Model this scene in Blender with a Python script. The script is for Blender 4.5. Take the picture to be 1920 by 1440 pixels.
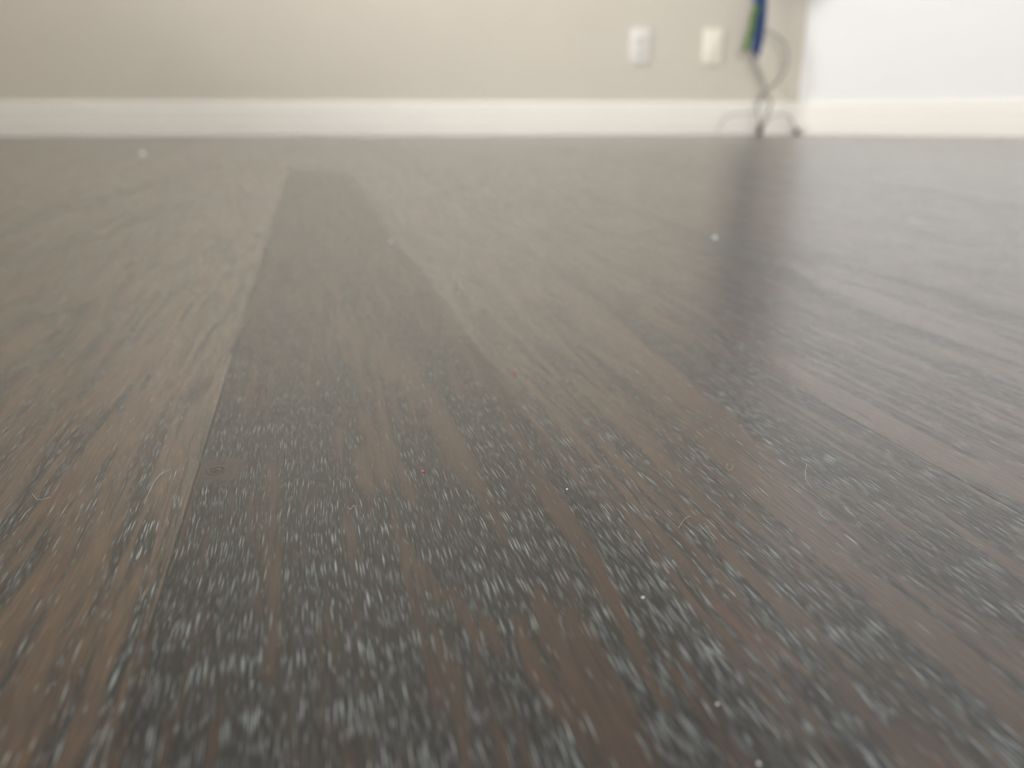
import bpy, bmesh, math, random
import numpy as np
from mathutils import Vector, noise as mnoise

for o in list(bpy.data.objects):
    bpy.data.objects.remove(o)
scene = bpy.context.scene
COL = scene.collection
R = math.radians

# ------------------------------------------------------------------ camera
F = 1600.0                      # focal length in pixels of the 1920x1440 frame
H = 0.060                       # lens height above the floor
TH = math.atan(501.0 / F)       # downward tilt
cam_d = bpy.data.cameras.new('camera')
cam = bpy.data.objects.new('camera', cam_d)
COL.objects.link(cam)
cam.location = (0, 0, H)
cam.rotation_euler = (math.pi / 2 - TH, 0, 0)
cam_d.sensor_width = 36.0
cam_d.lens = 36.0 * F / 1920.0
cam_d.clip_start = 0.005
cam_d.clip_end = 60
cam_d.dof.use_dof = True
cam_d.dof.focus_distance = 0.141
cam_d.dof.aperture_fstop = 17.0
cam_d.dof.aperture_blades = 0
scene.camera = cam

# ------------------------------------------------------------------ world, exposure
scene.view_settings.view_transform = 'Standard'
scene.view_settings.look = 'None'
scene.view_settings.gamma = 1.0
scene.view_settings.use_curve_mapping = False
scene.view_settings.exposure = 0.54
world = bpy.data.worlds.new('overcast_sky')
scene.world = world
world.use_nodes = True
bg = world.node_tree.nodes['Background']
bg.inputs['Color'].default_value = (0.995, 0.985, 0.985, 1)
bg.inputs['Strength'].default_value = 15.0

# ------------------------------------------------------------------ room plan (metres)
WA = R(7.1)                                   # how far the back wall is turned
BA = R(-34.0)                                 # angled wall on the right
corner = Vector((1.026, 3.218))                # where the grey and the white wall meet
bdir = Vector((math.cos(WA), math.sin(WA)))   # along the back wall, to the right
bnor = Vector((bdir.y, -bdir.x))              # out of the back wall, into the room
adir = Vector((math.cos(BA), math.sin(BA)))
anorv = Vector((math.sin(BA), -math.cos(BA)))
c_left = corner - bdir * 3.25
c_angle = corner + adir * 1.55
c_fr = c_angle + bnor * 3.9
# close the plan square: the front wall runs parallel to the back wall
dfront = (c_fr - c_left).dot(bnor)
c_fl = c_left + bnor * dfront
CH = 2.6
WZ = (0.80, 2.20)
# unseen windows, the front one added as fill light: (wall start, along, into the room, span from, span to)
WINS = [(c_left, bnor, bdir, 0.55, 1.75), (c_fr, -bdir, -bnor, 1.4, 2.6)]

def area_portal(name, a, b, z0, z1, nrm, off):
    d = bpy.data.lights.new(name, 'AREA')
    d.shape = 'RECTANGLE'
    d.size = (b - a).length
    d.size_y = z1 - z0
    d.cycles.is_portal = True
    o = bpy.data.objects.new(name, d)
    COL.objects.link(o)
    m = (a + b) / 2 - nrm * off
    o.location = (m.x, m.y, (z0 + z1) / 2)
    o.rotation_euler = Vector((nrm.x, nrm.y, 0)).to_track_quat('-Z', 'Z').to_euler()
    return o

for q0, al, nr, a, b in WINS:
    area_portal('window_daylight', q0 + al * a, q0 + al * b, WZ[0], WZ[1], nr, 0.06)

# ------------------------------------------------------------------ helpers
def deselected(o):
    return o

def link(name, me, mat=None, parent=None):
    o = bpy.data.objects.new(name, me)
    COL.objects.link(o)
    if mat is not None:
        me.materials.append(mat)
    if parent is not None:
        o.parent = parent
    return o

def obj(name, bm, mat=None, parent=None, smooth=False):
    me = bpy.data.meshes.new(name)
    bmesh.ops.recalc_face_normals(bm, faces=bm.faces)
    bm.to_mesh(me)
    bm.free()
    if smooth:
        for p in me.polygons:
            p.use_smooth = True
    return link(name, me, mat, parent)

def empty(name, loc, rz=0.0):
    o = bpy.data.objects.new(name, None)
    o.empty_display_size = 0.02
    COL.objects.link(o)
    o.location = loc
    o.rotation_euler = (0, 0, rz)
    return o

def tag(o, label=None, cat=None, group=None, kind=None):
    if label: o['label'] = label
    if cat: o['category'] = cat
    if group: o['group'] = group
    if kind: o['kind'] = kind
    return o

def add_box(bm, x0, x1, y0, y1, z0, z1, bevel=0.0, seg=2):
    t = bmesh.new()
    bmesh.ops.create_cube(t, size=1)
    for v in t.verts:
        v.co = Vector(((x0 + x1) / 2 + v.co.x * (x1 - x0), (y0 + y1) / 2 + v.co.y * (y1 - y0), (z0 + z1) / 2 + v.co.z * (z1 - z0)))
    if bevel > 0:
        bmesh.ops.bevel(t, geom=t.edges[:], offset=bevel, segments=seg, affect='EDGES', profile=0.6)
    me = bpy.data.meshes.new('tmp')
    t.to_mesh(me); t.free()
    bm.from_mesh(me)
    bpy.data.meshes.remove(me)

def add_prism(bm, pts, z0, z1):
    vs0 = [bm.verts.new((p[0], p[1], z0)) for p in pts]
    vs1 = [bm.verts.new((p[0], p[1], z1)) for p in pts]
    n = len(pts)
    bm.faces.new(vs0[::-1]); bm.faces.new(vs1)
    for i in range(n):
        bm.faces.new((vs0[i], vs0[(i + 1) % n], vs1[(i + 1) % n], vs1[i]))

def catmull(pts, n=10):
    pts = [Vector(p) for p in pts]
    P = [pts[0] * 2 - pts[1]] + pts + [pts[-1] * 2 - pts[-2]]
    out = []
    for i in range(1, len(P) - 2):
        for k in range(n):
            t = k / n
            a, b, c, d = P[i - 1], P[i], P[i + 1], P[i + 2]
            out.append(0.5 * ((2 * b) + (c - a) * t + (2 * a - 5 * b + 4 * c - d) * t * t + (3 * b - a - 3 * c + d) * t ** 3))
    out.append(P[-2])
    return out

def add_tube(bm, pts, rad, seg=10, smooth_n=8):
    pts = catmull(pts, smooth_n) if smooth_n else [Vector(p) for p in pts]
    n = len(pts)
    rings = []
    up = Vector((0.13, 0.9, 0.2)).normalized()
    for i, p in enumerate(pts):
        tg = (pts[min(i + 1, n - 1)] - pts[max(i - 1, 0)]).normalized()
        a = (up - tg * up.dot(tg)).normalized()
        up = a
        b = tg.cross(a)
        r = rad(i / (n - 1)) if callable(rad) else rad
        rings.append([bm.verts.new(p + (a * math.cos(2 * math.pi * k / seg) + b * math.sin(2 * math.pi * k / seg)) * r) for k in range(seg)])
    for i in range(n - 1):
        for k in range(seg):
            bm.faces.new((rings[i][k], rings[i][(k + 1) % seg], rings[i + 1][(k + 1) % seg], rings[i + 1][k]))
    bm.faces.new(rings[0][::-1]); bm.faces.new(rings[-1])

# ------------------------------------------------------------------ pixel -> place
def ray(px, py):
    u = (px - 960) / F; v = (py - 720) / F
    return Vector((u, math.cos(TH) - v * math.sin(TH), -math.sin(TH) - v * math.cos(TH)))

def floor_point(px, py, z=0.0):
    d = ray(px, py)
    t = (z - H) / d.z
    return Vector((d.x * t, d.y * t, z))

def wall_point(px, py, off=0.0):
    """point standing `off` metres in front of the back wall"""
    d = ray(px, py)
    n3 = Vector((bnor.x, bnor.y, 0))
    q = Vector((corner.x, corner.y, 0)) + n3 * off
    t = (q - Vector((0, 0, H))).dot(n3) / d.dot(n3)
    return Vector((0, 0, H)) + d * t

# ------------------------------------------------------------------ node materials
class NT:
    def __init__(self, name):
        self.m = bpy.data.materials.new(name)
        self.m.use_nodes = True
        self.t = self.m.node_tree
        self.b = self.t.nodes['Principled BSDF']
    def n(self, kind, **kw):
        nd = self.t.nodes.new(kind)
        for k, v in kw.items():
            setattr(nd, k, v)
        return nd
    def set(self, sock, v):
        if isinstance(v, bpy.types.NodeSocket):
            self.t.links.new(v, sock)
        else:
            sock.default_value = v
    def math(self, op, a, b=0.0, c=0.0, clamp=False):
        nd = self.n('ShaderNodeMath', operation=op, use_clamp=clamp)
        self.set(nd.inputs[0], a); self.set(nd.inputs[1], b)
        if op in ('MULTIPLY_ADD', 'COMPARE', 'WRAP'):
            self.set(nd.inputs[2], c)
        return nd.outputs[0]
    def xyz(self, x, y, z=0.0):
        nd = self.n('ShaderNodeCombineXYZ')
        for i, v in enumerate((x, y, z)):
            self.set(nd.inputs[i], v)
        return nd.outputs[0]
    def noise(self, vec, scale=1.0, detail=2.0, rough=0.5, dist=0.0):
        nd = self.n('ShaderNodeTexNoise')
        self.set(nd.inputs['Vector'], vec); self.set(nd.inputs['Scale'], scale)
        nd.inputs['Detail'].default_value = detail
        nd.inputs['Roughness'].default_value = rough
        nd.inputs['Distortion'].default_value = dist
        return nd.outputs[0]
    def ramp(self, v, a, b, o0=0.0, o1=1.0, smooth=True):
        nd = self.n('ShaderNodeMapRange')
        if smooth: nd.interpolation_type = 'SMOOTHSTEP'
        for i, w in enumerate((v, a, b, o0, o1)):
            self.set(nd.inputs[i], w)
        return nd.outputs[0]
    def mix(self, f, a, b, blend='MIX'):
        nd = self.n('ShaderNodeMix', data_type='RGBA', blend_type=blend)
        self.set(nd.inputs[0], f)
        self.set(nd.inputs[6], a if isinstance(a, bpy.types.NodeSocket) else (*a, 1))
        self.set(nd.inputs[7], b if isinstance(b, bpy.types.NodeSocket) else (*b, 1))
        return nd.outputs[2]
    def bump(self, h, strength, dist, normal=None):
        nd = self.n('ShaderNodeBump')
        self.set(nd.inputs['Height'], h)
        nd.inputs['Strength'].default_value = strength
        nd.inputs['Distance'].default_value = dist
        if normal is not None:
            self.set(nd.inputs['Normal'], normal)
        return nd.outputs[0]

def paint(name, col, rough, var=0.03, bump=0.15, scale=180.0, spec=0.4):
    t = NT(name)
    tc = t.n('ShaderNodeTexCoord').outputs['Object']
    n1 = t.noise(tc, 3.0, 3)
    c = t.mix(n1, tuple(x * (1 - var) for x in col), tuple(min(1, x * (1 + var)) for x in col))
    t.set(t.b.inputs['Base Color'], c)
    t.b.inputs['Roughness'].default_value = rough
    t.b.inputs['Specular IOR Level'].default_value = spec
    if bump:
        t.set(t.b.inputs['Normal'], t.bump(t.noise(tc, scale, 3), bump, 0.001))
    return t.m

M_grey = paint('greige_wall_paint', (0.66, 0.615, 0.525), 0.65)
M_white = paint('white_wall_paint', (0.84, 0.83, 0.81), 0.6)
M_ceil = paint('ceiling_paint', (0.86, 0.85, 0.82), 0.8)
M_trim = paint('trim_paint', (0.87, 0.845, 0.775), 0.35, bump=0.05, scale=60)
M_frame = paint('window_frame_paint', (0.85, 0.85, 0.84), 0.4, bump=0.0)

# ------------------------------------------------------------------ oak floor
PSI = math.atan((960 - 570) * math.cos(TH) / F)     # the boards run 13 degrees left of the view axis
cs, sn = math.cos(PSI), math.sin(PSI)
def board_st(p):
    return (p.x * cs + p.y * sn, -p.x * sn + p.y * cs)
s_seam = board_st(floor_point(370, 880))[0]
BW = 0.0645                                          # board width

# figure of the grain: (list of points on the floor, width px at first/last, strength)
GREY, BROWN = 1.0, -1.0
STROKES = [
 (1.0, 14, 50, [(983,800),(1015,870),(1052,921),(1110,994),(1168,1078),(1190,1170),(1240,1330),(1290,1440)]),
 (0.8, 22, 70, [(1090,860),(1190,1000),(1270,1130),(1400,1290),(1500,1440)]),
 (0.9, 10, 22, [(1384,680),(1500,742),(1621,808),(1723,874),(1913,976)]),
 (1.1, 18, 34, [(1424,815),(1522,899),(1610,957),(1690,1030),(1767,1070)]),
 (0.9, 14, 34, [(1590,1127),(1670,1190),(1790,1290),(1860,1380)]),
 (0.9, 14, 40, [(1540,1130),(1600,1210),(1633,1247),(1700,1320)]),
 (1.0, 14, 34, [(1423,1150),(1503,1230),(1570,1317),(1620,1420)]),
 (0.9, 20, 24, [(1330,1013),(1380,1060),(1457,1150)]),
 (0.8, 26, 60, [(1180,600),(1260,670),(1350,720),(1480,830)]),
 (0.7, 14, 26, [(1060,510),(1150,600),(1230,660)]),
 (0.7, 14, 20, [(1250,590),(1380,640),(1450,690)]),
 (0.9, 30, 46, [(560,770),(520,800),(480,830),(430,860)]),
 (0.8, 30, 50, [(620,700),(600,760),(560,840)]),
 (0.8, 26, 40, [(740,720),(770,760),(800,800)]),
 (0.9, 26, 40, [(610,880),(650,900),(690,950),(720,1010)]),
 (0.9, 26, 44, [(660,830),(720,920),(760,960),(860,1030)]),
 (0.9, 20, 44, [(760,850),(820,900),(860,920)]),
 (1.0, 16, 30, [(925,895),(950,950),(985,1000),(1010,1030)]),
 (0.9, 30, 46, [(860,1030),(900,1040),(960,1040),(1010,1020)]),
 (0.7, 26, 50, [(775,640),(800,680),(860,770),(910,810)]),
 (0.8, 30, 60, [(410,960),(360,1060),(300,1180),(230,1300),(120,1440)]),
 (0.8, 26, 50, [(560,980),(570,1080),(560,1200),(520,1330),(500,1440)]),
 (0.8, 26, 60, [(640,1030),(690,1120),(740,1230),(780,1340)]),
 (0.8, 30, 60, [(820,1090),(900,1200),(980,1290),(1040,1370)]),
 (0.8, 30, 60, [(420,1060),(450,1150),(440,1300),(420,1400)]),
 (0.6, 30, 60, [(250,1050),(200,1140),(160,1250),(110,1380)]),
 (0.9, 7, 16, [(250,720),(190,790),(113,888),(62,946),(0,1010)]),
 (0.9, 7, 16, [(210,860),(180,935),(130,985),(60,1050),(20,1090)]),
 (0.9, 7, 20, [(117,1060),(90,1117),(50,1187),(0,1287)]),
 (0.8, 6, 20, [(300,830),(255,946),(226,1023),(185,1110),(160,1180)]),
 (0.8, 6, 12, [(110,800),(60,850),(0,905)]),
 (1.0, 8, 26, [(1480,470),(1600,505),(1750,545),(1920,600)]),
 (1.0, 10, 30, [(1090,360),(1200,400),(1340,450),(1440,500),(1560,565),(1700,625)]),
 (0.8, 8, 22, [(1540,330),(1700,350),(1920,392)]),
 (0.9, 10, 14, [(675,345),(720,400),(765,440),(800,475)]),
 (0.5, 10, 14, [(560,290),(450,320),(300,345),(100,400),(0,440)]),
 (0.5, 16, 30, [(400,370),(300,400),(180,440),(0,500)]),
 (-1.0, 30, 50, [(640,620),(720,680),(800,760),(850,860)]),
 (-1.1, 18, 26, [(850,840),(890,900),(925,970),(930,1010)]),
 (-1.0, 26, 60, [(630,850),(700,880),(740,900)]),
 (-1.2, 10, 26, [(760,1030),(830,1110),(900,1180),(1000,1260),(1060,1320)]),
 (-0.9, 30, 60, [(960,1070),(1030,1170),(1100,1260),(1160,1370)]),
 (-1.1, 18, 30, [(1040,930),(1090,1010),(1150,1110),(1190,1200),(1240,1330),(1270,1400)]),
 (-1.1, 16, 30, [(1110,740),(1200,830),(1290,930),(1370,1040),(1440,1110),(1500,1180)]),
 (-1.1, 20, 50, [(1250,760),(1370,860),(1480,960),(1590,1060),(1690,1150),(1800,1260)]),
 (-0.9, 20, 50, [(1500,1240),(1580,1300),(1680,1400)]),
 (-0.9, 20, 40, [(1370,630),(1500,700),(1640,780),(1800,860),(1920,920)]),
 (-0.9, 24, 50, [(1100,560),(1180,640),(1260,720)]),
 (-0.8, 26, 60, [(1500,500),(1650,560),(1800,620),(1920,660)]),
 (-1.2, 12, 26, [(120,1010),(90,1080),(50,1130),(0,1180)]),
 (-1.2, 12, 24, [(215,980),(170,1050),(120,1120),(70,1230),(40,1320),(0,1440)]),
 (-1.0, 10, 18, [(235,1110),(215,1170),(190,1250)]),
 (-0.8, 14, 24, [(300,640),(230,700),(150,770),(60,840),(0,880)]),
 (-0.8, 14, 24, [(330,700),(250,790),(160,880),(90,950),(0,1040)]),
 (-0.6, 10, 26, [(500,1060),(480,1140),(470,1210)]),
 (-0.8, 8, 22, [(520,1090),(525,1180),(510,1260)]),
]

def build_floor(mat):
    # board coordinates: dense where the lens is close, coarse towards the walls
    s_lines = list(np.arange(-0.16, 0.30, 0.0012))
    x = 0.30; d = 0.0012
    while x < 4.6:
        d = min(d * 1.10, 0.12); x += d; s_lines.append(x)
    x = -0.16; d = 0.0012
    while x > -3.4:
        d = min(d * 1.10, 0.12); x -= d; s_lines.append(x)
    s_lines = np.sort(np.array(s_lines))
    t_lines = [0.02]; d = 0.0016
    while t_lines[-1] < 5.2:
        d = min(d * 1.018, 0.10); t_lines.append(t_lines[-1] + d)
    x = 0.02; d = 0.01
    while x > -3.6:
        d = min(d * 1.3, 0.2); x -= d; t_lines.append(x)
    t_lines = np.sort(np.array(t_lines))
    S, T = np.meshgrid(s_lines, t_lines)
    fig = np.zeros_like(S)
    for amp, w0, w1, pts in STROKES:
        st = []
        for i, (px, py) in enumerate(pts):
            p = floor_point(px, py)
            q = floor_point(px + 10, py)
            k = i / (len(pts) - 1)
            st.append((*board_st(p), (q - p).length / 10 * (w0 + (w1 - w0) * k)))
        for a, b in zip(st[:-1], st[1:]):
            # distance to the segment, the grain direction counted at a sixth
            kx, ky = 1.0, 0.17
            ax, ay, bx, by = a[0] * kx, a[1] * ky, b[0] * kx, b[1] * ky
            dx, dy = bx - ax, by - ay
            L = dx * dx + dy * dy + 1e-12
            u = np.clip(((S * kx - ax) * dx + (T * ky - ay) * dy) / L, 0, 1)
            dist = np.hypot(S * kx - (ax + u * dx), T * ky - (ay + u * dy))
            w = a[2] + (b[2] - a[2]) * u
            g = amp * np.exp(-(dist / w) ** 2)
            fig = np.where(np.abs(g) > np.abs(fig), np.where(g * fig < 0, fig + g, g), fig)
    X = S * cs - T * sn
    Y = S * sn + T * cs
    nt, ns = S.shape
    co = np.zeros((nt * ns, 3), dtype=np.float32)
    co[:, 0] = X.ravel(); co[:, 1] = Y.ravel()
    i, j = np.meshgrid(np.arange(nt - 1), np.arange(ns - 1), indexing='ij')
    v0 = (i * ns + j).ravel()
    quads = np.stack([v0, v0 + 1, v0 + ns + 1, v0 + ns], 1)
    # keep only what lies inside the room plan
    C = co[quads].mean(1)
    plan = [c_fl, c_fr, c_angle, corner, c_left]
    keep = np.ones(len(C), bool)
    for a, b in zip(plan, plan[1:] + plan[:1]):
        keep &= ((b.x - a.x) * (C[:, 1] - a.y) - (b.y - a.y) * (C[:, 0] - a.x)) > -0.06 * (b - a).length
    quads = quads[keep]
    used = np.unique(quads)
    remap = np.full(len(co), -1); remap[used] = np.arange(len(used))
    quads = remap[quads]; co = co[used]; fg = fig.ravel()[used].astype(np.float32)
    me = bpy.data.meshes.new('floor')
    me.vertices.add(len(co)); me.vertices.foreach_set('co', co.ravel())
    me.loops.add(quads.size); me.loops.foreach_set('vertex_index', quads.ravel().astype(np.int32))
    me.polygons.add(len(quads))
    me.polygons.foreach_set('loop_start', np.arange(0, quads.size, 4, dtype=np.int32))
    me.update(calc_edges=True)
    at = me.attributes.new('figure', 'FLOAT', 'POINT')
    at.data.foreach_set('value', fg)
    return tag(link('floor', me, mat), kind='structure')

def oak():
    t = NT('stained_brushed_oak')
    g = t.n('ShaderNodeNewGeometry').outputs['Position']
    sep = t.n('ShaderNodeSeparateXYZ'); t.set(sep.inputs[0], g)
    X, Y = sep.outputs[0], sep.outputs[1]
    s = t.math('ADD', t.math('MULTIPLY', X, cs), t.math('MULTIPLY', Y, sn))
    u = t.math('ADD', t.math('MULTIPLY', X, -sn), t.math('MULTIPLY', Y, cs))
    # boards
    q = t.math('DIVIDE', t.math('SUBTRACT', s, s_seam), BW)
    row = t.math('FLOOR', q)
    fx = t.math('FRACT', q)
    wn = t.n('ShaderNodeTexWhiteNoise', noise_dimensions='1D'); t.set(wn.inputs['W'], t.math('ADD', row, 7.3))
    shift = t.math('MULTIPLY', wn.outputs[0], 0.9)
    # the board under the lens (row 0) ends 1.06 m away
    is0 = t.math('COMPARE', row, 0.0, 0.5)
    shift = t.math('ADD', t.math('MULTIPLY', shift, t.math('SUBTRACT', 1.0, is0)), t.math('MULTIPLY', is0, 1.06))
    L = 1.25
    ru = t.math('DIVIDE', t.math('SUBTRACT', u, shift), L)
    col_i = t.math('FLOOR', ru); fu = t.math('FRACT', ru)
    wn2 = t.n('ShaderNodeTexWhiteNoise', noise_dimensions='2D'); t.set(wn2.inputs['Vector'], t.xyz(row, col_i))
    rnd = wn2.outputs[0]
    # hand-set tones for the boards nearest the lens
    left = t.math('LESS_THAN', row, -0.5)
    mid = t.math('MULTIPLY', t.math('GREATER_THAN', row, -0.5), t.math('LESS_THAN', row, 1.5))
    near0 = t.math('MULTIPLY', is0, t.math('LESS_THAN', u, 1.06))
    # grain warp, shifted per board
    off = t.math('MULTIPLY', rnd, 37.0)
    wv = t.xyz(t.math('ADD', t.math('MULTIPLY', s, 60.0), off), t.math('MULTIPLY', u, 14.0), off)
    warp = t.math('MULTIPLY', t.math('SUBTRACT', t.noise(wv, 1.0, 2, 0.5), 0.5), 0.004)
    wv2 = t.xyz(t.math('MULTIPLY', s, 300.0), t.math('MULTIPLY', u, 60.0), off)
    warp2 = t.math('MULTIPLY', t.math('SUBTRACT', t.noise(wv2, 1.0, 1, 0.5), 0.5), 0.0003)
    sw = t.math('ADD', s, t.math('ADD', warp, warp2))
    at = t.n('ShaderNodeAttribute', attribute_name='figure').outputs['Fac']
    # growth-ring bands (streaks) + mottling
    b1 = t.noise(t.xyz(t.math('MULTIPLY', sw, 170.0), t.math('MULTIPLY', u, 6.0), off), 1.0, 3, 0.6)
    b2 = t.noise(t.xyz(t.math('MULTIPLY', sw, 620.0), t.math('MULTIPLY', u, 22.0), off), 1.0, 3, 0.6)
    band = t.math('ADD', t.math('MULTIPLY', t.math('SUBTRACT', b1, 0.5), 1.8), t.math('MULTIPLY', t.math('SUBTRACT', b2, 0.5), 4.6))
    b3 = t.noise(t.xyz(t.math('MULTIPLY', sw, 2000.0), t.math('MULTIPLY', u, 70.0), off), 1.0, 2, 0.6)
    band = t.math('ADD', band, t.math('MULTIPLY', t.math('SUBTRACT', b3, 0.5), 2.6))
    f0 = t.math('ADD', t.math('MULTIPLY', at, 0.75), band)
    f0 = t.math('ADD', f0, t.math('MULTIPLY', left, -0.18))
    f0 = t.math('ADD', f0, t.math('MULTIPLY', near0, 0.22))
    grey = t.ramp(f0, -0.6, 0.6)
    # fine fibre
    fib = t.noise(t.xyz(t.math('MULTIPLY', sw, 2600.0), t.math('MULTIPLY', u, 110.0), off), 1.0, 3, 0.6)
    c_grey = t.mix(t.ramp(fib, 0.3, 0.7), (0.006, 0.0065, 0.007), (0.027, 0.029, 0.030))
    brn = t.mix(left, (0.072, 0.036, 0.019), (0.120, 0.070, 0.036))
    redn = t.noise(t.xyz(t.math('MULTIPLY', sw, 240.0), t.math('MULTIPLY', u, 30.0), t.math('ADD', off, 9.0)), 1.0, 2, 0.5)
    brn = t.mix(t.ramp(redn, 0.60, 0.78), brn, (0.095, 0.030, 0.017))
    c_brown = t.mix(t.ramp(fib, 0.25, 0.75), t.mix(0.78, brn, (0.018, 0.014, 0.012)), brn)
    col = t.mix(grey, c_brown, c_grey)
    # pores: short dashes along the grain, two sizes
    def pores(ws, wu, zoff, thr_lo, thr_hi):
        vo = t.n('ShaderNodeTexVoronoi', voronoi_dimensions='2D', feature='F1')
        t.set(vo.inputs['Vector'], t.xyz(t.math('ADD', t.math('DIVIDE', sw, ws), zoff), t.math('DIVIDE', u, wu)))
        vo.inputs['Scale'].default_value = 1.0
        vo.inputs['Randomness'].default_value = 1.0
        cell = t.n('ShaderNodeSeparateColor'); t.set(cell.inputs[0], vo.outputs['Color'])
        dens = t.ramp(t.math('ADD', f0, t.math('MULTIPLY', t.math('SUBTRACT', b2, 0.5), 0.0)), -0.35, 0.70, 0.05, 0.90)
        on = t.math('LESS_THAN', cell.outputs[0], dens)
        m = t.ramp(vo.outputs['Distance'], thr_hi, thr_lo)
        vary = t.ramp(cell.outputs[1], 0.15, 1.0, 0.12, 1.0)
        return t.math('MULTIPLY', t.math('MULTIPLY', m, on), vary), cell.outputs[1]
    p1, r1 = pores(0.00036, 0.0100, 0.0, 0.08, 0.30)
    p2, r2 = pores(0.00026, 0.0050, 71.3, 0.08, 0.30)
    # knot on the middle board
    kp = floor_point(405, 882)
    kr = t.n('ShaderNodeVectorMath', operation='LENGTH')
    t.set(kr.inputs[0], t.xyz(t.math('SUBTRACT', X, kp.x), t.math('MULTIPLY', t.math('SUBTRACT', Y, kp.y), 0.8)))
    kd = t.math('ADD', kr.outputs['Value'], t.math('MULTIPLY', t.math('SUBTRACT', t.noise(g, 700.0, 3, 0.6), 0.5), 0.0016))
    away = t.ramp(kd, 0.0028, 0.0065)
    core = t.ramp(kd, 0.0020, 0.0012)
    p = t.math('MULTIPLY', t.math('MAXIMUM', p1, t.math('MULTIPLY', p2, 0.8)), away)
    col = t.mix(t.math('MULTIPLY', t.math('SUBTRACT', 1.0, away), 0.8), col, (0.060, 0.050, 0.045))
    ring = t.math('SINE', t.math('MULTIPLY', kd, 5200.0))
    col = t.mix(t.math('MULTIPLY', core, t.ramp(ring, 0.0, 1.0)), col, (0.035, 0.03, 0.026))
    # glints on the pores, painted in as a pale colour
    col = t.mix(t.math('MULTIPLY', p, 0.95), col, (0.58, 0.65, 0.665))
    # tone per board
    tone = t.ramp(rnd, 0.0, 1.0, 0.72, 1.15, smooth=False)
    tone = t.math('ADD', t.math('MULTIPLY', tone, t.math('SUBTRACT', 1.0, near0)), t.math('MULTIPLY', near0, 0.82))
    cm = t.n('ShaderNodeVectorMath', operation='SCALE'); t.set(cm.inputs[0], col); t.set(cm.inputs['Scale'], tone)
    # seam
    ed = t.math('MINIMUM', fx, t.math('SUBTRACT', 1.0, fx))
    edl = t.math('MINIMUM', fu, t.math('SUBTRACT', 1.0, fu))
    seam = t.math('MAXIMUM', t.ramp(t.math('MULTIPLY', ed, BW), 0.0004, 0.00005), t.ramp(t.math('MULTIPLY', edl, L), 0.0005, 0.00005))
    colf = t.mix(t.math('MULTIPLY', seam, 0.15), cm.outputs[0], (0.012, 0.011, 0.010))
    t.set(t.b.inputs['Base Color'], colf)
    # relief
    ripple = t.noise(t.xyz(t.math('MULTIPLY', sw, 1500.0), t.math('MULTIPLY', u, 120.0), off), 1.0, 2, 0.5)
    h = t.math('MULTIPLY', p, -1.0)
    h = t.math('ADD', h, t.math('MULTIPLY', seam, -0.5))
    h = t.math('ADD', h, t.math('MULTIPLY', ripple, 0.35))
    h = t.math('ADD', h, t.math('MULTIPLY', core, t.math('MULTIPLY', ring, 0.5)))
    t.set(t.b.inputs['Normal'], t.bump(h, 1.0, 0.00020))
    rr = t.ramp(t.math('ADD', grey, t.math('MULTIPLY', fib, 0.4)), 0.0, 1.3, 0.34, 0.30)
    t.set(t.b.inputs['Roughness'], t.math('SUBTRACT', rr, t.math('MULTIPLY', p, 0.19)))
    t.b.inputs['Specular IOR Level'].default_value = 0.4
    cw = t.math('SUBTRACT', 0.82, t.math('MULTIPLY', near0, 0.25))
    t.set(t.b.inputs['Coat Weight'], t.math('MULTIPLY', cw, t.ramp(grey, 0.0, 1.0, 1.0, 0.55)))
    t.b.inputs['Coat Roughness'].default_value = 0.24
    t.set(t.b.inputs['Coat Normal'], t.bump(h, 0.3, 0.00020))
    return t.m

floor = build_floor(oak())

# ------------------------------------------------------------------ walls, ceiling
def wall(name, a, b, nrm, mat, z0=0.0, z1=CH, holes=(), th=0.12, ext=0.12):
    """slab behind the line a-b, with window holes (u0,u1,z0,z1)"""
    bm = bmesh.new()
    d = (b - a); L = d.length; d = d / L
    def seg(u0, u1, za, zb):
        p0 = a + d * u0; p1 = a + d * u1
        add_prism(bm, [p0, p1, p1 - nrm * th, p0 - nrm * th], za, zb)
    x = -ext
    for (u0, u1, ha, hb) in sorted(holes):
        seg(x, u0, z0, z1)
        seg(u0, u1, z0, ha); seg(u0, u1, hb, z1)
        x = u1
    seg(x, L + ext, z0, z1)
    return tag(obj(name, bm, mat), kind='structure')

wall('wall_back', c_left, corner, bnor, M_grey, ext=0.0)
wall('wall_angled', corner, c_angle, anorv, M_white, ext=0.0)
wall('wall_right', c_angle, c_fr, -bdir, M_white, ext=0.0)
wall('wall_front', c_fr, c_fl, -bnor, M_white, holes=[(1.4, 2.6, WZ[0], WZ[1])], ext=0.0)
wall('wall_left', c_left, c_fl, bdir, M_grey, holes=[(0.55, 1.75, WZ[0], WZ[1])], ext=0.0)
bm = bmesh.new()
add_prism(bm, [c_fl, c_fr, c_angle, corner, c_left], CH, CH + 0.12)
tag(obj('ceiling', bm, M_ceil), kind='structure')
# unseen low wall, added left of the view to shade the back wall
bm = bmesh.new()
q = corner - bdir * 2.80
add_prism(bm, [q, q - bdir * 0.12, q - bdir * 0.12 + bnor * 1.1, q + bnor * 1.1], 0.0, 0.62)
tag(obj('wall_stub', bm, M_grey), kind='structure')

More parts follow.
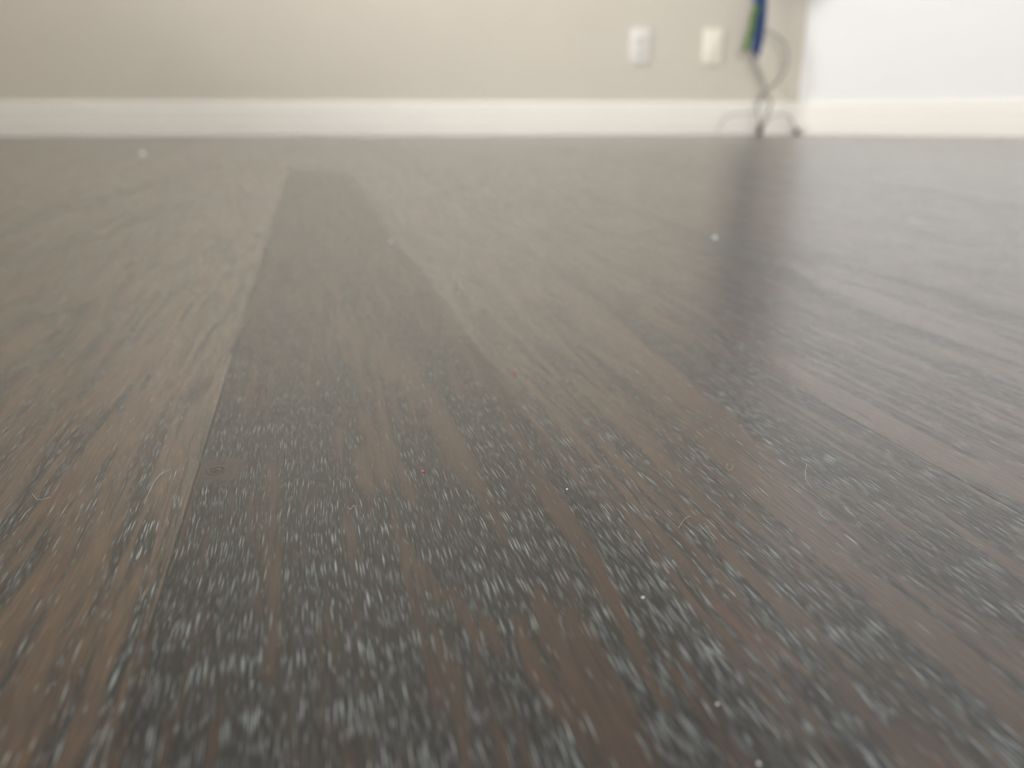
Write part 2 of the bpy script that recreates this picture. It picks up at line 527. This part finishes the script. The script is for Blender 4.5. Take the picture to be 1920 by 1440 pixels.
# glass: thin pane, lets daylight through
def glass():
    t = NT('window_glass')
    t.t.nodes.remove(t.b)
    out = t.t.nodes['Material Output']
    tr = t.n('ShaderNodeBsdfTransparent'); gl = t.n('ShaderNodeBsdfGlossy')
    gl.inputs['Roughness'].default_value = 0.02
    fr = t.n('ShaderNodeFresnel'); fr.inputs['IOR'].default_value = 1.45
    mx = t.n('ShaderNodeMixShader')
    t.set(mx.inputs[0], fr.outputs[0]); t.set(mx.inputs[1], tr.outputs[0]); t.set(mx.inputs[2], gl.outputs[0])
    t.set(out.inputs['Surface'], mx.outputs[0])
    return t.m
M_glass = glass()
for i, (q0, al, nr, a, b) in enumerate(WINS):
    # local x runs along the wall with the room on its +y side
    if al.x * nr.y - al.y * nr.x < 0:
        p = q0 + al * b; al = -al
    else:
        p = q0 + al * a
    w = empty('window_%d' % (i + 1), (p.x, p.y, WZ[0]), math.atan2(al.y, al.x))  # the one in the front wall is added for fill
    tag(w, kind='structure')
    W = b - a; Hh = WZ[1] - WZ[0]
    bm = bmesh.new()
    f = 0.045
    # local x runs along the wall, local +y points into the room
    y0, y1 = -0.08, -0.03
    add_box(bm, 0, f, y0, y1, 0, Hh); add_box(bm, W - f, W, y0, y1, 0, Hh)
    add_box(bm, f, W - f, y0, y1, 0, f); add_box(bm, f, W - f, y0, y1, Hh - f, Hh)
    add_box(bm, f, W - f, y0, y1, Hh / 2 - 0.02, Hh / 2 + 0.02)
    obj('window_frame', bm, M_frame, w)
    bm = bmesh.new(); add_box(bm, -0.04, W + 0.04, -0.03, 0.03, -0.025, 0.0, 0.004)
    obj('window_sill', bm, M_trim, w)
    bm = bmesh.new(); add_box(bm, f, W - f, -0.058, -0.054, f, Hh - f)
    obj('window_pane', bm, M_glass, w)

# ------------------------------------------------------------------ baseboards
BH = 0.1106
PROFILE = [(0.0, 0.0), (0.0150, 0.0), (0.0150, 0.048), (0.0142, 0.051), (0.0118, 0.054), (0.0118, 0.058),
           (0.0128, 0.061), (0.0128, 0.078), (0.0110, 0.082), (0.0078, 0.085), (0.0078, 0.090), (0.0094, 0.094),
           (0.0090, 0.101), (0.0070, 0.106), (0.0045, BH), (0.0, BH)]
def baseboard(name, a, b, nrm, prev=None, nxt=None):
    """mitred run of moulding along a-b; prev/nxt are the neighbouring walls' normals"""
    bm = bmesh.new()
    d = (b - a).normalized()
    rows = []
    for end, pt, other in ((0, a, prev), (1, b, nxt)):
        ring = []
        for dep, z in PROFILE:
            q = pt + nrm * dep
            if other is not None:
                # slide along d until dep away from the neighbour too
                den = d.dot(other)
                q = q + d * ((dep - (nrm * dep).dot(other)) / den)
            ring.append(bm.verts.new((q.x, q.y, z)))
        rows.append(ring)
    n = len(PROFILE)
    for k in range(n - 1):
        bm.faces.new((rows[0][k], rows[0][k + 1], rows[1][k + 1], rows[1][k]))
    bm.faces.new((rows[0][n - 1], rows[0][0], rows[1][0], rows[1][n - 1]))
    bm.faces.new(rows[0]); bm.faces.new(rows[1][::-1])
    return tag(obj(name, bm, M_trim), kind='structure')
baseboard('baseboard_back', c_left, corner, bnor, bdir, anorv)
baseboard('baseboard_angled', corner, c_angle, anorv, bnor, -bdir)
baseboard('baseboard_right', c_angle, c_fr, -bdir, anorv, -bnor)
baseboard('baseboard_front', c_fr, c_fl, -bnor, -bdir, bdir)
baseboard('baseboard_left', c_fl, c_left, bdir, -bnor, bnor)

# ------------------------------------------------------------------ wall plates
def plastic(name, col, rough=0.35):
    return paint(name, col, rough, var=0.01, bump=0.0, spec=0.5)
M_plate_w = plastic('white_plastic', (0.80, 0.765, 0.72))
M_plate_c = plastic('ivory_plastic', (0.90, 0.86, 0.73))
M_slot = plastic('dark_slot', (0.05, 0.045, 0.04), 0.6)
M_screw = NT('screw_metal'); M_screw.b.inputs['Metallic'].default_value = 0.9
M_screw.b.inputs['Base Color'].default_value = (0.75, 0.73, 0.68, 1); M_screw.b.inputs['Roughness'].default_value = 0.3
M_screw = M_screw.m

def add_disc(bm, x, z, y0, y1, r, seg=24):
    a = [bm.verts.new((x + r * math.cos(2 * math.pi * k / seg), y0, z + r * math.sin(2 * math.pi * k / seg))) for k in range(seg)]
    b = [bm.verts.new((x + r * math.cos(2 * math.pi * k / seg), y1, z + r * math.sin(2 * math.pi * k / seg))) for k in range(seg)]
    bm.faces.new(a); bm.faces.new(b[::-1])
    for k in range(seg):
        bm.faces.new((a[k], a[(k + 1) % seg], b[(k + 1) % seg], b[k]))

def wall_plate(px, py, mat):
    p = wall_point(px, py)
    # local -y points into the room
    r = empty('outlet_plate', p, math.atan2(bdir.y, bdir.x))
    bm = bmesh.new()
    add_box(bm, -0.035, 0.035, -0.006, 0.0, -0.0575, 0.0575, 0.0035, 3)
    obj('cover_plate', bm, mat, r, True)
    return r
def receptacle(r, mat):
    for sgn in (1, -1):
        z = 0.0195 * sgn
        bm = bmesh.new()
        add_box(bm, -0.0165, 0.0165, -0.0085, -0.005, z - 0.014, z + 0.014, 0.003, 3)
        s = obj('socket', bm, mat, r, True)
        bm = bmesh.new()
        add_box(bm, -0.0075, -0.0052, -0.0088, -0.0083, z - 0.001, z + 0.008)
        add_box(bm, 0.0052, 0.0075, -0.0088, -0.0083, z - 0.001, z + 0.007)
        add_disc(bm, 0, z - 0.007, -0.0088, -0.0083, 0.0025)
        obj('socket_slots', bm, M_slot, s)
    bm = bmesh.new(); add_disc(bm, 0, 0, -0.0072, -0.0055, 0.0032)
    obj('screw', bm, M_screw, r)
pl = wall_plate(1199, 87, M_plate_w)
receptacle(pl, M_plate_w)
tag(pl, 'pinkish white outlet plate on the grey wall, the left one, farther from the cables', 'wall plate')
pr = wall_plate(1335, 87, M_plate_c)
for sgn in (1, -1):
    bm = bmesh.new(); add_disc(bm, 0, 0.042 * sgn, -0.0072, -0.0055, 0.0030)
    obj('screw', bm, M_screw, pr)
bm = bmesh.new(); add_box(bm, -0.0165, 0.0165, -0.0078, -0.005, -0.033, 0.033, 0.002, 2)
obj('cover_insert', bm, M_plate_c, pr, True)
tag(pr, 'cream coloured wall plate on the grey wall, nearest the hanging blue cable', 'wall plate')

# ------------------------------------------------------------------ hanging cables
M_blue = plastic('blue_cable_jacket', (0.006, 0.045, 0.21), 0.4)
M_green = plastic('green_cable_jacket', (0.09, 0.20, 0.02), 0.45)
M_gcab = plastic('grey_cable_jacket', (0.30, 0.29, 0.27), 0.5)
M_bronze = plastic('brown_tape', (0.10, 0.055, 0.025), 0.5)
M_black = plastic('black_rubber', (0.02, 0.02, 0.02), 0.5)
base = wall_point(1428, 252, 0.10); base.z = 0
cb = empty('cable_bundle', base)
tag(cb, 'bundle of blue, green and grey cables hanging down the grey wall near its right corner', 'cable')
def cable(name, pts, rad, mat, smooth_n=8):
    bm = bmesh.new()
    off = Vector(base)
    add_tube(bm, [Vector(p) - off for p in pts], rad, 10, smooth_n)
    return obj(name, bm, mat, cb, True)
W = lambda x, y, o=0.06: wall_point(x, y, o)
# blue strands taped side by side, green ones beside them
for k, dx in enumerate((-9, -4.5, 0, 4.5, 9)):
    o = 0.05 + 0.008 * (k % 2)
    pts = [W(1427 + dx, -130, o), W(1426 + dx, -40, o), W(1426 + dx, 10, o), W(1424 + dx * .9, 50, o), W(1420 + dx * .8, 80, o), W(1415 + dx * .55, 100 + dx * .8, o)]
    cable('blue_cable', pts, 0.0052, M_blue)
for k, dx in enumerate((-3, 3)):
    o = 0.068
    cable('green_cable', [W(1421 + dx, 8, 0.058), W(1413 + dx, 32, o), W(1410 + dx, 52, o), W(1403 + dx, 76, o), W(1398 + dx, 96, o)], 0.0048, M_green)
# grey cables: down from the bundle, a loop to the right, a twist to the floor
cable('grey_cable', [W(1408, 92, .055), W(1412, 120, .055), W(1422, 140, .055), W(1430, 158, .055), W(1436, 178, .055), W(1446, 192, .05), W(1440, 212, .06), W(1430, 232, .08), wall_point(1427, 250, .10)], 0.0040, M_gcab)
cable('grey_cable', [W(1432, 55, .06), W(1448, 63, .06), W(1468, 78, .06), W(1476, 102, .06), W(1472, 130, .06), W(1456, 155, .06), W(1434, 170, .06), W(1424, 185, .06), W(1420, 208, .07), W(1424, 232, .09), wall_point(1426, 250, .10)], 0.0042, M_gcab)
cable('grey_cable', [W(1412, 104, .05), W(1424, 132, .05), W(1434, 160, .06), W(1430, 182, .06), W(1420, 196, .06)], 0.0030, M_gcab)
fp = lambda x, y, z: (lambda q: Vector((q.x, q.y, z)))(wall_point(x, y, .09))
cable('thin_wire', [W(1424, 205, .07), W(1405, 212, .06), W(1375, 214, .055), W(1358, 222, .055), W(1350, 238, .06), W(1346, 246, .06)], 0.0016, M_gcab)
cable('thin_wire', [W(1430, 240, .09), W(1442, 222, .08), W(1460, 214, .07), W(1478, 218, .06), W(1488, 232, .05), W(1494, 246, .04)], 0.0019, M_gcab)
# taped end standing on the floor
pp = wall_point(1426, 232, .10)
cable('taped_end', [pp, Vector((pp.x, pp.y, 0.026)), Vector((pp.x, pp.y, 0.012))], lambda t: 0.009, M_bronze, 4)
cable('end_cap', [Vector((pp.x, pp.y, 0.013)), Vector((pp.x, pp.y, 0.006)), Vector((pp.x, pp.y, 0.0))], lambda t: 0.010, M_black, 3)
pc = wall_point(1494, 246, .04)
cable('end_cap', [Vector((pc.x, pc.y, 0.02)), Vector((pc.x, pc.y, 0.010)), Vector((pc.x, pc.y, 0.0))], lambda t: 0.008, M_black, 3)
# unseen blue coil, added above the view to darken the floor reflection
cz = 0.655
cc = wall_point(1430, 60, .05)
bm_pts = []
for k in range(0, 16 * 24 + 1):
    a = 2 * math.pi * k / 24
    rr = 0.080 + 0.042 * math.sin(k * 0.043) + 0.004 * math.sin(k * 0.37)
    o = 0.03 + 0.0045 * (k / 24)
    q = Vector((corner.x, corner.y)) + bdir * ((Vector((cc.x, cc.y)) - corner).dot(bdir) + rr * math.cos(a)) + bnor * o
    bm_pts.append((q.x, q.y, cz + rr * 1.35 * math.sin(a)))
cable('cable_coil', bm_pts, 0.0055, M_blue, 0)

# ------------------------------------------------------------------ crumbs and lint on the floor
M_speck = plastic('white_paint_flake', (0.80, 0.79, 0.76), 0.5)
M_pink = plastic('pink_lint', (0.75, 0.12, 0.20), 0.6)
M_tan = plastic('tan_grit', (0.45, 0.38, 0.28), 0.6)
M_hair = plastic('pale_fibre', (0.62, 0.58, 0.52), 0.4)
def crumb(name, px, py, r, mat, label, cat, seed):
    bm = bmesh.new()
    bmesh.ops.create_icosphere(bm, subdivisions=3, radius=1)
    for v in bm.verts:
        n = mnoise.noise(v.co * 1.6 + Vector((seed * 3.1, 0, 0)))
        v.co = v.co * (1 + 0.45 * n)
        v.co.x *= r[0]; v.co.y *= r[1]; v.co.z *= r[2]
    zmin = min(v.co.z for v in bm.verts)
    for v in bm.verts: v.co.z -= zmin
    o = obj(name, bm, mat, None, True)
    o.location = floor_point(px, py)
    o.rotation_euler = (0, 0, seed * 1.3)
    return tag(o, label, cat)
crumb('paint_flake', 268, 292, (.0034, .0034, .0030), M_speck, 'round white crumb on the far floor below the left end of the baseboard', 'crumb', 1)
crumb('paint_flake', 1340, 450, (.0010, .0016, .0010), M_speck, 'small white flake on the floor below the hanging cables', 'crumb', 2)
crumb('paint_flake', 733, 455, (.0007, .0012, .0005), M_speck, 'faint pale flake on the far half of the dark centre board', 'crumb', 3)
crumb('grit', 1205, 1122, (.00018, .00022, .00014), M_speck, 'tiny white grit in the grey grain right of centre, near the front', 'grit', 4)
crumb('grit', 1345, 1322, (.00016, .00018, .00014), M_speck, 'glowing round grit, upper of two near the bottom edge', 'grit', 5)
crumb('grit', 1422, 1434, (.00016, .00018, .00014), M_speck, 'round grit at the very bottom edge, lower right of another', 'grit', 6)
crumb('grit', 1063, 919, (.00016, .0002, .00014), M_speck, 'tiny pinkish white grit in sharp focus right of the centre', 'grit', 7)
crumb('lint', 965, 701, (.00022, .0004, .0002), M_pink, 'tiny pink lint, the farther of the two pink specks', 'lint', 8)
crumb('lint', 793, 885, (.00018, .0003, .00014), M_pink, 'tiny pink lint, the nearer of the two pink specks', 'lint', 9)

def hair(pts, label, r=0.000022):
    P = [floor_point(x, y) for x, y in pts]
    base = Vector(P[0])
    Q = []
    n = len(P)
    for i, p in enumerate(P):
        k = i / (n - 1)
        Q.append(p - base + Vector((0, 0, r + 0.0003 * math.sin(math.pi * k))))
    bm = bmesh.new()
    add_tube(bm, Q, r, 6, 6)
    o = obj('hair', bm, M_hair, None, True)
    o.location = base
    return tag(o, label, 'hair')
hair([(320, 880), (300, 893), (285, 915), (270, 945)], 'fine pale hair on the brown left board, beside the small knot')
hair([(95, 932), (72, 940), (60, 925)], 'short curled pale fibre near the left edge of the floor')
hair([(650, 950), (657, 958), (664, 950), (668, 962)], 'hooked pale fibre on the dark centre board')
hair([(1512, 870), (1510, 888), (1511, 902), (1522, 915)], 'thin upright-looking hair on the right board, longest of the hairs')
hair([(1272, 990), (1285, 975), (1295, 968)], 'short pale hair across the grain, right of centre')
hair([(1365, 868), (1362, 878), (1368, 885), (1374, 878), (1372, 870)], 'tiny looped fibre on the brown grain right of centre')
